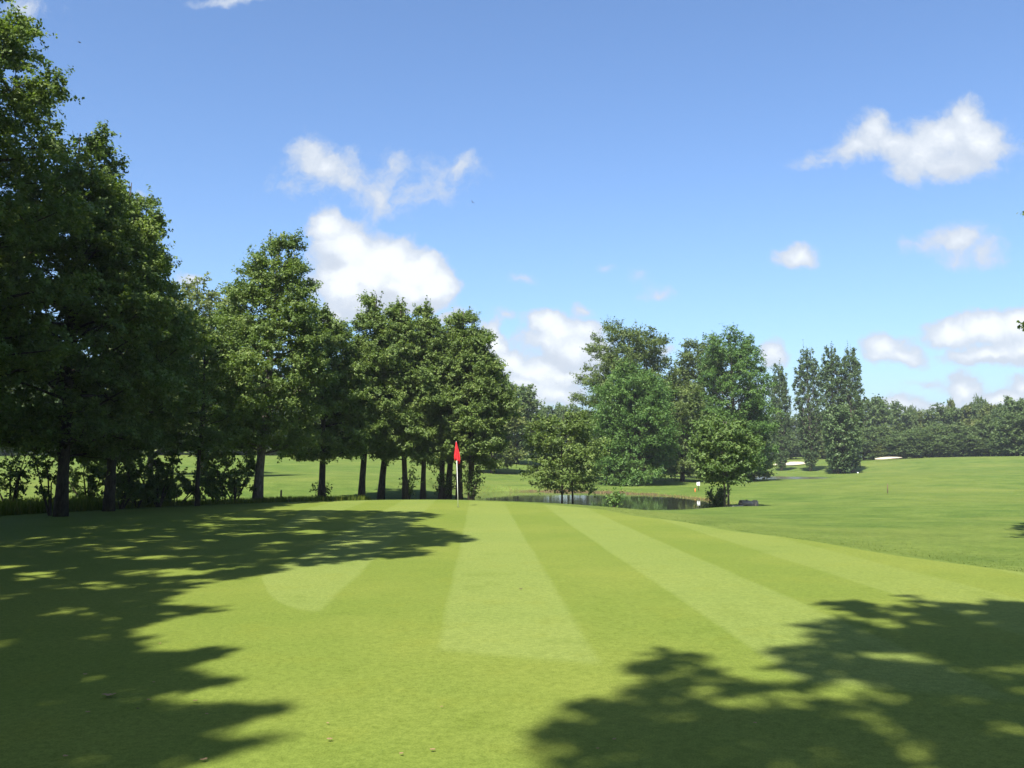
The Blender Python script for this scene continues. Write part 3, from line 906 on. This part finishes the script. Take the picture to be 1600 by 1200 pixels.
# left: three trees standing one behind the other along the left side of the green
far_lobe = [(-260,808),(0,812),(330,799),(470,797),(640,799),(692,804),(676,812),(640,818),(700,826),(745,845),(700,852),(655,858),(690,868),(610,874),(530,880),(470,886),(300,886),(-260,880)]
mid_lobe = [(-200,872),(300,880),(470,886),(400,900),(312,913),(250,936),(300,950),(402,943),(360,956),(250,966),(205,988),(250,1010),(180,1024),(-200,1030)]
near_lobe = [(-260,1020),(180,1018),(250,1020),(362,1014),(330,1034),(285,1044),(290,1058),(372,1060),(330,1072),(270,1080),(240,1100),(300,1112),(380,1104),(446,1108),(400,1126),(330,1140),(345,1158),(395,1150),(444,1150),(400,1170),(330,1186),(310,1215),(280,1280),(-260,1290)]
tall = lambda a, b: (lambda G, rng: rng.uniform(a, b, len(G)))
flecks = [(250,896,80,7),(60,900,50,6),(160,915,60,8),(330,822,40,3),(470,832,30,4),(560,848,40,4),(210,872,60,4),(420,862,30,3),(190,1075,30,12),(130,968,40,8),(100,955,40,7),(30,885,30,5),(380,812,50,2.5),(100,1020,30,9),(110,1195,50,10)]
shade_tree('broadleaf_tree', 'tall tree beside the left alders whose crown shades the far left of the green', [far_lobe], [2300], 190000, (-12.5, 14.5), hm, tall(11.5, 15.5), 201, .40, L=.14, holes=flecks)
shade_tree('broadleaf_tree', 'tall tree left of the green whose crown shades the middle left of it', [mid_lobe], [520], 62000, (-10.5, 7.0), hm, tall(11.0, 15.0), 202, .33, L=.125, holes=flecks)
shade_tree('broadleaf_tree', 'tall tree left of the viewer whose crown shades the near left corner of the green', [near_lobe], [400], 56000, (-8.0, -2.5), hm, tall(10.5, 15.5), 203, .30, holes=flecks)
right_lobe = [(812,1142),(850,1128),(905,1104),(985,1094),(1000,1076),(938,1062),(985,1052),(1003,1030),(1040,1020),(1085,1022),(1112,1042),(1130,1062),(1200,1072),(1255,1066),(1215,1050),(1180,1030),(1215,1018),(1290,1012),(1262,992),(1246,978),(1300,966),(1330,962),(1270,941),(1330,940),(1380,950),(1440,948),(1368,930),(1430,934),(1500,948),(1550,944),(1505,936),(1600,936),(1900,930),(1900,1300),(830,1300),(850,1210),(872,1180),(838,1160)]
holesR = [(1290,1092,50,14),(1395,985,46,8),(1385,1028,38,10),(1420,1112,34,10),(1270,1145,36,13),(1540,1092,38,20),(1165,1162,26,12),(935,1132,40,9),(1075,1105,42,10),(1090,1072,36,9),(1570,1140,34,14),(1560,995,40,5),(1450,1020,50,8),(1330,1068,34,6),(1480,1095,26,8),(1200,1120,30,7),(1020,1180,40,10),(1600,1050,40,8),(1430,1160,30,9)]
shade_tree('broadleaf_tree', 'tall tree behind the viewer whose crown dapples the right foreground', [right_lobe], [520], 70000, (4.5, -6.0), hm, tall(12.0, 17.0), 204, .30, holes=holesR)
# right: a tree just outside the frame, one twig reaching in
edge_lobe = [(1526,821),(1560,816),(1545,811),(1600,808),(1720,800),(1760,830),(1600,834),(1570,831),(1610,828),(1560,824)]
def twig(rng):
    pts = [at_depth(px, py, 17.0) for px, py in ((1592,504),(1600,508),(1608,514),(1620,512),(1640,518),(1660,520),(1690,510),(1720,500))]
    g = rng.normal(size=(170, 3)); g /= np.linalg.norm(g, axis=1)[:, None]; g *= rng.uniform(.45, 1.0, (170, 1))
    E = np.array([15.0, 17.9, 6.3]) + g * np.array([3.0, 3.0, 3.6])
    return np.r_[np.array(pts), E], np.r_[[.075, .12, .16, .22, .3, .4, .5, .6], rng.uniform(.35, .6, 170)]
r_tree = shade_tree('broadleaf_tree', 'tree outside the right edge whose leafy twig tip reaches into the sky', [edge_lobe], [220], 52000, (15.0, 17.9), lambda G: 5 + 0 * G[:, 1], tall(6.0, 9.0), 205, .34, extra=twig, trunk_r=.17, limbs=14)

# unseen alder copies added outside the frame to block sky light and deepen shade
for k, (tx, ty) in enumerate([(-20, 14), (-19.5, 6), (-17, -2.5), (-13, -9.5), (-5, -15), (6, -17), (14, -11), (20.5, 0), (-15.6, 17), (-16.6, 10.5), (-13.5, 3)]):
    copy_tree(edge_alder, tx, ty, (rr.uniform(1.0, 1.2), rr.uniform(.95, 1.1)), rr.uniform(0, 6.28), 'unseen alder added outside the frame to block sky light', 'unseen trees added to block sky light')

# ------------------------------------------------------------------ shrubs and low plants
def shrub(name, label, x, y, h, r, seed, n, L, leaf=L_SHRUB, stems=6, group=None, cat='shrub', clump=.28, z=None):
    rng = np.random.default_rng(seed); mb = MB(); C = []; S = []
    for i in range(stems):
        az = i * 2.4 + rng.normal() * .4; sp = r * rng.uniform(.35, .95); hh = h * rng.uniform(.65, 1.0)
        tip = np.array([math.cos(az) * sp, math.sin(az) * sp, hh])
        mid = tip * .5 + rng.normal(size=3) * .06 * h; mid[2] = hh * .6
        mb.tube([(0, 0, -.1), mid, tip], [.022 + .008 * h, .018, .006], 5, cap=False)
        for q in np.linspace(.3, 1, 6):
            p = mid * (q / .6) if q < .6 else mid + (tip - mid) * (q - .6) / .4
            C.append(p + rng.normal(size=3) * r * .18); S.append(clump * rng.uniform(.7, 1.4))
    C = np.array(C); C[:, 2] = np.maximum(C[:, 2], .1); S = np.array(S)
    V, T = leaves_from(C, S, n, L, rng, .7)
    root = empty(name, (x, y, Hs(x, y) if z is None else z), label, cat, group)
    mb.build('stems', BARK, root); quads_obj('foliage', V, leaf, root, T)
    return root
def shrub_px(name, label, px, d, h, r, seed, n, L, **kw):
    return shrub(name, label, px_x(px, d), d, h, r, seed, n, L, **kw)

G_UND = 'undergrowth beneath the left alders'
shrub_px('shrub', 'leafy shrub between the two thick dark trunks on the left', 140, 31.5, 2.0, 1.2, 301, 6500, .085, group=G_UND)
shrub_px('shrub', 'dark dense shrub just right of the second thick trunk', 215, 31.0, 1.3, 1.2, 302, 8000, .085, group=G_UND)
shrub_px('shrub', 'open twiggy shrub with sunlit grass showing through, left of the thin trunk', 250, 31.5, 2.3, 1.3, 303, 4800, .085, group=G_UND)
shrub_px('shrub', 'low dark bramble mound in the shade left of the thin trunk', 278, 33.0, 1.0, 1.7, 304, 10000, .08, group=G_UND)
shrub_px('shrub', 'dark leafy shrub hard against the right side of the second thick trunk', 192, 30.2, 1.7, .7, 315, 3000, .085, group=G_UND)
shrub_px('shrub', 'dark thin shrub in the gap between the thin trunk and the pale bush', 338, 34.0, 1.7, .8, 316, 3400, .085, group=G_UND)
shrub_px('shrub', 'pale leafed bush at the left foot of the tallest sunlit alder', 368, 35.2, 2.0, 1.15, 305, 4400, .09, leaf=L_ALDER, group=G_UND)
shrub_px('sapling', 'thin sapling leaning left out of the base of the nearest thick trunk', 82, 26.6, 2.2, .75, 306, 1500, .085, stems=3, group=G_UND)
shrub_px('shrub', 'hanging leafy shrub at the left edge below the dark crown', 20, 28.5, 2.2, 1.0, 307, 2600, .085, group=G_UND)
shrub_px('shrub', 'short suckers round the foot of the straight row trunk', 503, 40.3, .8, .45, 308, 500, .09, group='suckers at the feet of the alders')
shrub_px('shrub', 'suckers at the foot of the trunk leaning strongly right', 640, 43.4, 1.4, .5, 309, 800, .09, leaf=L_ALDER, group='suckers at the feet of the alders')
shrub_px('shrub', 'dark suckers between the two trunks left of the flag', 694, 45.2, 1.5, .7, 310, 1300, .09, group='suckers at the feet of the alders')
shrub_px('shrub', 'upright shoots clothing the last trunk right of the flag', 737, 44.0, 2.0, .5, 311, 1500, .09, group='suckers at the feet of the alders')
shrub_px('shrub', 'leafy weed standing against the water on the near pond bank', 962, 42.6, .95, .5, 312, 600, .09, leaf=L_SAP, stems=5)
shrub_px('shrub', 'dark green bush at the foot of the young tree by the stones', 1119, 46.3, 1.05, .55, 313, 2600, .085, leaf=L_SHRUB)
shrub_px('shrub', 'low brown tinged weeds on the bank between the bush and the water', 1100, 47.5, .5, .5, 314, 600, .08, leaf=L_REED)

def blades(name, P, hgt, w, rng, mat, tint_lo=0, tint_hi=1, bend=.35):
    n = len(P)
    az = rng.uniform(0, 6.283, n); hh = hgt * rng.uniform(.5, 1.25, n)
    d = np.stack([np.cos(az), np.sin(az), 0 * az], 1); s = np.stack([-np.sin(az), np.cos(az), 0 * az], 1)
    tip = P + np.array([0, 0, 1.]) * hh[:, None] + d * (hh * rng.uniform(0, bend, n))[:, None]
    mid = P + np.array([0, 0, 1.]) * (hh * .55)[:, None] + d * (hh * .08)[:, None]
    V = np.stack([P - s * w * .5, P + s * w * .5, mid + s * w * .42, tip], 1)
    T = rng.uniform(tint_lo, tint_hi, n)
    return quads_obj(name, V, mat, None, T)

def scatter(n, x0, x1, y0, y1, cond, rng):
    out = []; tot = 0
    while tot < n:
        q = np.c_[rng.uniform(x0, x1, 6000), rng.uniform(y0, y1, 6000)]
        q = q[cond(q[:, 0], q[:, 1])]
        out.append(q); tot += len(q)
    q = np.concatenate(out)[:n]
    return np.c_[q, H(q[:, 0], q[:, 1]) - .01]
rg = np.random.default_rng(90)
# rank grass under the left trees, beyond the mown edge
P = scatter(14000, -20, -6, 23, 40, lambda x, y: (sdist(PLATEAU, x, y) > .35) & (sdist(PLATEAU, x, y) < 3.2), rg)
tag(blades('rank_grass', P, .22, .02, rg, L_GRASS), 'rank uncut grass growing under the alders beyond the mown green', 'grass', kind='stuff')
P = scatter(5000, -20, -13, 24.5, 31, lambda x, y: (sdist(PLATEAU, x, y) > .2) & (sdist(PLATEAU, x, y) < 2.4), rg)
tag(blades('tall_grass', P, .42, .022, rg, L_GRASS), 'tall shaded grass tufts at the far left edge of the green', 'grass', kind='stuff')
# longer blades of the rough, thickest close to the green
P = scatter(11000, 1, 16, 9, 40, lambda x, y: (sdist(PLATEAU, x, y) > .0) & (rg.random(len(x)) < np.exp(-sdist(PLATEAU, x, y) / .9)) & (np.abs(x) < .6 * y + 1) & (rg.random(len(x)) < np.clip(13 / y, .1, 1) ** 1.3), rg)
tag(blades('rough_grass', P, .022, .008, rg, L_ROUGH, .1, .7, 1.2), 'longer grass of the rough bordering the right side of the green', 'grass', kind='stuff')
# reeds and dead stalks along the far bank
P = scatter(2600, -8, 14, 44, 74, lambda x, y: (sdist(POND, x, y) > -.25) & (sdist(POND, x, y) < .9) & (y + .35 * x > 54), rg)
tag(blades('bank_reeds', P, .11, .03, rg, L_REED, .3, 1), 'brown and green sedge along the far bank of the pond', 'reeds', kind='stuff')

# ------------------------------------------------------------------ flagstick
WHITE = simple_mat('white_paint', (.82, .82, .78), .4, .4, .04, 8)
RED = None
def red_mat():
    m, nt, out = new_mat('red_flag_cloth')
    n = nt.noise(obj_coord(nt), 30, 4)
    c = nt.mix(n, (.52, .014, .022), (.66, .022, .030))
    b = nt.new('ShaderNodeBsdfPrincipled'); nt.l.new(c, b.inputs['Base Color']); b.inputs['Roughness'].default_value = .6
    tr = nt.new('ShaderNodeBsdfTranslucent'); nt.l.new(c, tr.inputs['Color'])
    mx = nt.new('ShaderNodeMixShader'); mx.inputs[0].default_value = .3
    nt.l.new(b.outputs[0], mx.inputs[1]); nt.l.new(tr.outputs[0], mx.inputs[2]); nt.l.new(mx.outputs[0], out.inputs['Surface'])
    return m
RED = red_mat()
fd = 31.3
fx = px_x(716.3, fd)
fz = Hs(fx, fd)
fl = empty('flagstick', (fx, fd, fz), 'white flagstick with a limp red flag standing in the hole on the green', 'flag')
lx = -3.6 / FPX * fd
hp = at_depth(712.5, 690, fd)[2] - fz
mb = MB(); mb.tube([(0, 0, -.1), (lx * .45, 0, hp * .45), (lx, 0, hp)], [.010, .0095, .008], 10); mb.build('pole', WHITE, fl)
nr, na = 22, 48; V = []; F = []
for i in range(nr):
    t = i / (nr - 1)
    zc = hp - .01 - t * .63
    wx = .014 + .070 * min(1, t * 1.25) ** .9 * (1 - .12 * max(0, t - .85) / .15); wy = .016 + .055 * t
    for k in range(na):
        a = 2 * math.pi * k / na
        f = 1 + (.30 * math.sin(a * 5 + 1.2) + .16 * math.sin(a * 9 + t * 3)) * min(1, t * 2)
        dz = -.09 * t ** 3 * (math.cos(a - .5) * .9 + .4 * math.sin(3 * a))
        V.append((lx * (1 - (hp - zc) / hp) + .012 * t + wx * f * math.cos(a), wy * f * math.sin(a), zc + dz))
for i in range(nr - 1):
    for k in range(na):
        k2 = (k + 1) % na
        F.append((i * na + k, i * na + k2, (i + 1) * na + k2, (i + 1) * na + k))
F.append(tuple(range(na))[::-1])
mesh_obj('flag', V, F, RED, fl, True)
mb = MB(); mb.tube([(0, 0, .004), (0, 0, .012)], [.054, .054], 20); mb.build('hole_dark_disc', simple_mat('hole_shade_black', (.01, .01, .01), .6), fl)  # flat black disc; the dark inside of the hole put into its colour

# ------------------------------------------------------------------ small course furniture
WOOD = simple_mat('weathered_wood', (.13, .09, .06), .85, .2, .4, 9, .4)
PALEW = simple_mat('pale_timber', (.42, .36, .27), .8, .2, .25, 9, .3)
DARK = simple_mat('dark_metal', (.03, .03, .03), .5, .4, .2, 9)
ORANGE = simple_mat('orange_paint', (.62, .17, .04), .5, .4, .1, 9)
CONC = simple_mat('grey_stone', (.30, .245, .18), .9, .2, .35, 4, .7)

# white board beside the pond, two leaves on one post
d = 66.0; x = px_x(1090.5, d); z = Hs(x, d)
rt = empty('marker_sign', (x, d, z), 'small white two leaved marker board on a dark post at the far pond bank', 'sign')
MB().tube([(0, 0, -.1), (0, 0, .62)], [.025, .025], 8).build('post', DARK, rt)
for sgn in (-1, 1):
    b = MB(); b.box((sgn * .06, -.03, .48), (.11, .02, .22 if sgn < 0 else .26), sgn * .5); b.build('panel', WHITE, rt, False, .004)
d = 64.5; x = px_x(1085.5, d)
rt = empty('marker_stake', (x, d, Hs(x, d)), 'tiny orange stake just left below the white marker board', 'stake')
b = MB(); b.tube([(0, 0, -.1), (0, 0, .20), (0, 0, .24)], [.045, .045, .02], 8); b.build('shaft', ORANGE, rt)
# white tee box sign next to the poplars
d = 138.0; x = px_x(1344, d); z = Hs(x, d)
rt = empty('tee_sign', (x, d, z), 'small white sign on a dark post right of the joined poplars', 'sign')
zt = at_depth(1344, 712, d)[2] - z
MB().tube([(0, 0, -.1), (0, 0, zt - .25)], [.05, .05], 8).build('post', DARK, rt)
b = MB(); b.box((0, 0, zt - .08), (.42, .06, .44)); b.build('panel', WHITE, rt, False, .02)
# stakes
for px, py, hh, rad, lab in ((1387, 771, .62, .03, 'thin dark stake standing alone in the right meadow'), (440, 777, .5, .04, 'short brown post stub right of the tallest sunlit alder'),
                             (755, 757, .42, .03, 'tiny dark stake on the fairway edge right of the last alder')):
    gx, gy = ground(px, py, 20) if px != 440 else (px_x(440, 37.5), 37.5)
    if px == 755: gx, gy = px_x(755, 62), 62
    rt = empty('stake', (gx, gy, Hs(gx, gy)), lab, 'stake')
    b = MB(); b.tube([(0, 0, -.1), (.01, 0, hh * .9), (.012, 0, hh)], [rad, rad * .95, rad * .5], 8); b.build('shaft', WOOD, rt)
gx, gy = ground(1340, 739.5, 60)
rt = empty('tee_marker', (gx, gy, Hs(gx, gy)), 'small white ball marker in the grass right of the poplar feet', 'marker')
b = MB(); b.tube([(0, 0, -.04), (0, 0, .06), (0, 0, .13), (0, 0, .17)], [.10, .13, .10, .03], 12); b.build('ball', WHITE, rt)

# stones and a plank at the right end of the pond
def stone(name, label, px, d, size, seed, cat='stone'):
    rng = np.random.default_rng(seed); x = px_x(px, d)
    n, m = 20, 11; V = []; F = []
    ph = rng.uniform(0, 6, 8)
    for i in range(m):
        th = math.pi * i / (m - 1)
        for k in range(n):
            a = 2 * math.pi * k / n
            v = np.array([math.sin(th) * math.cos(a), math.sin(th) * math.sin(a), math.cos(th)])
            q = np.sign(v) * np.abs(v) ** .88
            f = 1 + .13 * math.sin(3 * a + ph[0] + 2 * th) + .1 * math.sin(5 * th + ph[1] + a) + .05 * math.sin(9 * a + ph[2]) + rng.normal() * .025
            V.append(q * np.array(size) * .5 * f)
    for i in range(m - 1):
        for k in range(n):
            k2 = (k + 1) % n
            F.append((i * n + k, (i + 1) * n + k, (i + 1) * n + k2, i * n + k2))
    o = mesh_obj(name, V, F, CONC, None, True)
    o.location = (x, d, Hs(x, d) + size[2] * .28)
    return tag(o, label, cat)
stone('boulder', 'large brownish grey boulder right of the young tree by the pond end', 1164, 46.2, (.74, .6, .38), 401)
stone('boulder', 'smaller pale boulder at the right of the large one', 1177, 46.3, (.42, .4, .34), 402)
stone('boulder', 'reddish stone on the pond bank left of the dark bush', 1107, 47.2, (.45, .4, .34), 403)
x = px_x(1150, 45.6)
rt = empty('timber_plank', (x, 45.6, Hs(x, 45.6)), 'pale timber plank lying in front of the boulders at the pond end', 'plank')
b = MB(); b.box((0, 0, .07), (.62, .12, .09), .08, .03); b.build('board', PALEW, rt, False, .01)
b = MB(); b.tube([(-.2, .1, -.05), (-.2, .1, .1)], [.03, .03], 6); b.build('peg', WOOD, rt)

# fallen leaves on the green
LEAFM = simple_mat('dry_leaf', (.20, .135, .07), .8, .2, .35, 20)
LEAFD = simple_mat('dark_dry_leaf', (.07, .05, .03), .8, .2, .35, 20)
def dry_leaf(px, py, wpx, label, seed, mat=LEAFM):
    rng = np.random.default_rng(seed)
    x, y = on_plane(px, py); w = wpx / FPX * y * .85
    outline = [(-.5, 0), (-.32, .2), (-.12, .14), (0, .3), (.14, .16), (.3, .2), (.5, .02), (.3, -.17), (.12, -.13), (-.02, -.28), (-.18, -.15), (-.34, -.17)]
    V = [(0, 0, .012)]; c = rng.uniform(.12, .35)
    for a, b in outline: V.append((a * w, b * w * 1.3, .008 + c * w * (abs(a) ** 1.5 + abs(b)) + rng.uniform(0, .08) * w))
    n = len(outline); F = [(0, 1 + i, 1 + (i + 1) % n) for i in range(n)]
    o = mesh_obj('fallen_leaf', V, F, mat)
    s = o.modifiers.new('thick', 'SOLIDIFY'); s.thickness = .0025
    o.location = (x, y, Hs(x, y) + .012); o.rotation_euler = (0, 0, rng.uniform(-.6, .6))
    return tag(o, label, 'leaf', 'dry leaves fallen on the green')
sh = 'dry brown leaf lying in the tree shade at the lower left of the green'
su = 'dry tan leaf lying on the sunlit grass near the bottom edge'
for k, (px, py, w) in enumerate([(137,1117,9),(133,1057,9),(102,1187,11),(232,1098,8),(305,1100,8),(240,1070,6)]): dry_leaf(px, py, w, sh, 500 + k)
dry_leaf(170, 1091, 26, 'largest curled brown leaf in the shade at the lower left', 510)
dry_leaf(215, 1112, 6, 'nearly black leaf in the shade at the lower left', 511, LEAFD)
dry_leaf(318, 1194, 14, 'tan leaf at the bottom edge just inside the sunlight', 512)
for k, (px, py, w) in enumerate([(323,1121,7),(515,1163,11),(627,1186,8),(676,1180,10),(512,1137,5),(690,1112,5),(250,1008,5)]): dry_leaf(px, py, w, su, 520 + k)
dry_leaf(814, 924.5, 8, 'small dark scrap on the bright mown stripe in the middle of the green', 530, LEAFD)
for k, (px, py, w) in enumerate([(960,1165,8),(1180,1140,7),(934,1180,6)]): dry_leaf(px, py, w, 'brown leaf lying in the dappled shade at the lower right', 540 + k)

# ------------------------------------------------------------------ birds
BIRD = simple_mat('bird_plumage', (.05, .055, .07), .6, .3, .2, 9)
def bird(px, py, d, span, roll, yaw, label):
    p = at_depth(px, py, d)
    mb = MB()
    mb.tube([(0, -.11, 0), (0, -.08, .004), (0, -.02, 0), (0, .06, 0), (0, .10, 0)], [.006, .024, .034, .018, .008], 10)
    root = empty('bird', tuple(p), label, 'bird')
    mb.build('body', BIRD, root)
    for s in (-1, 1):
        prof = [(0, -.045, .05), (.35, -.07, .035), (.7, -.035, .006), (1.0, .06, .07)]
        V = []; F = []
        for q, ya, yb in prof:
            xx = s * (.02 + q * span * .5); zz = .30 * span * q - .12 * span * q * q
            yb = max(yb, ya + .008)
            V += [(xx, ya, zz), (xx, yb, zz), (xx, yb, zz + .008), (xx, ya, zz + .008)]
        for i in range(3):
            for k in range(4):
                F.append((i * 4 + k, i * 4 + (k + 1) % 4, i * 4 + 4 + (k + 1) % 4, i * 4 + 4 + k))
        F += [(0, 1, 2, 3), (12, 15, 14, 13)]
        mesh_obj('wing', V, F, BIRD, root)
    V = [(-.012, .09, 0), (.012, .09, 0), (.045, .19, 0), (.0, .15, 0), (-.045, .19, 0)]
    V = V + [(a, b, c + .006) for a, b, c in V]
    mesh_obj('tail', V, [(0, 1, 2, 3, 4), (9, 8, 7, 6, 5)] + [(i, 5 + i, 5 + (i + 1) % 5, (i + 1) % 5) for i in range(5)], BIRD, root)
    root.rotation_euler = (.3, roll, yaw)
    return root
bird(738.5, 316, 66, .34, .6, .5, 'small dark bird flying in the blue right of the torn cloud')
bird(124, 66, 58, .20, -.3, 1.8, 'tiny dark speck of a bird beside the top of the left alder')

# ------------------------------------------------------------------ summer haze
hz = bpy.data.materials.new('haze'); hz.use_nodes = True; hz.node_tree.nodes.clear()
hn = NT(hz.node_tree); ho = hn.new('ShaderNodeOutputMaterial'); hv = hn.new('ShaderNodeVolumePrincipled')
hv.inputs['Color'].default_value = (.86, .93, 1, 1); hv.inputs['Density'].default_value = HAZE; hv.inputs['Anisotropy'].default_value = .2
hn.l.new(hv.outputs[0], ho.inputs['Volume'])
b = MB(); b.box((0, 100, 13), (2900, 2900, 40)); o = b.build('haze', hz, None, False); tag(o, kind='stuff')

# ------------------------------------------------------------------ camera and render settings
cam = bpy.data.cameras.new('camera')
cam.sensor_width = 36; cam.lens = 36 * FPX / 1600
cam.clip_end = 6000; cam.clip_start = .05
co = bpy.data.objects.new('camera', cam); col.objects.link(co)
co.location = (0, 0, CAM_H); co.rotation_euler = (math.pi / 2 + PITCH, 0, 0)
scene.camera = co
scene.render.resolution_x = 1024; scene.render.resolution_y = 768
scene.view_settings.view_transform = 'Standard'; scene.view_settings.look = 'None'
scene.view_settings.gamma = 1; scene.view_settings.exposure = 1.48
scene.cycles.use_denoising = True
try: scene.cycles.denoiser = 'OPENIMAGEDENOISE'
except Exception: pass
scene.cycles.max_bounces = 6; scene.cycles.diffuse_bounces = 3; scene.cycles.glossy_bounces = 3; scene.cycles.transmission_bounces = 4
scene.cycles.sample_clamp_indirect = 6
print('leaves in trees', TREE_COUNT[0])
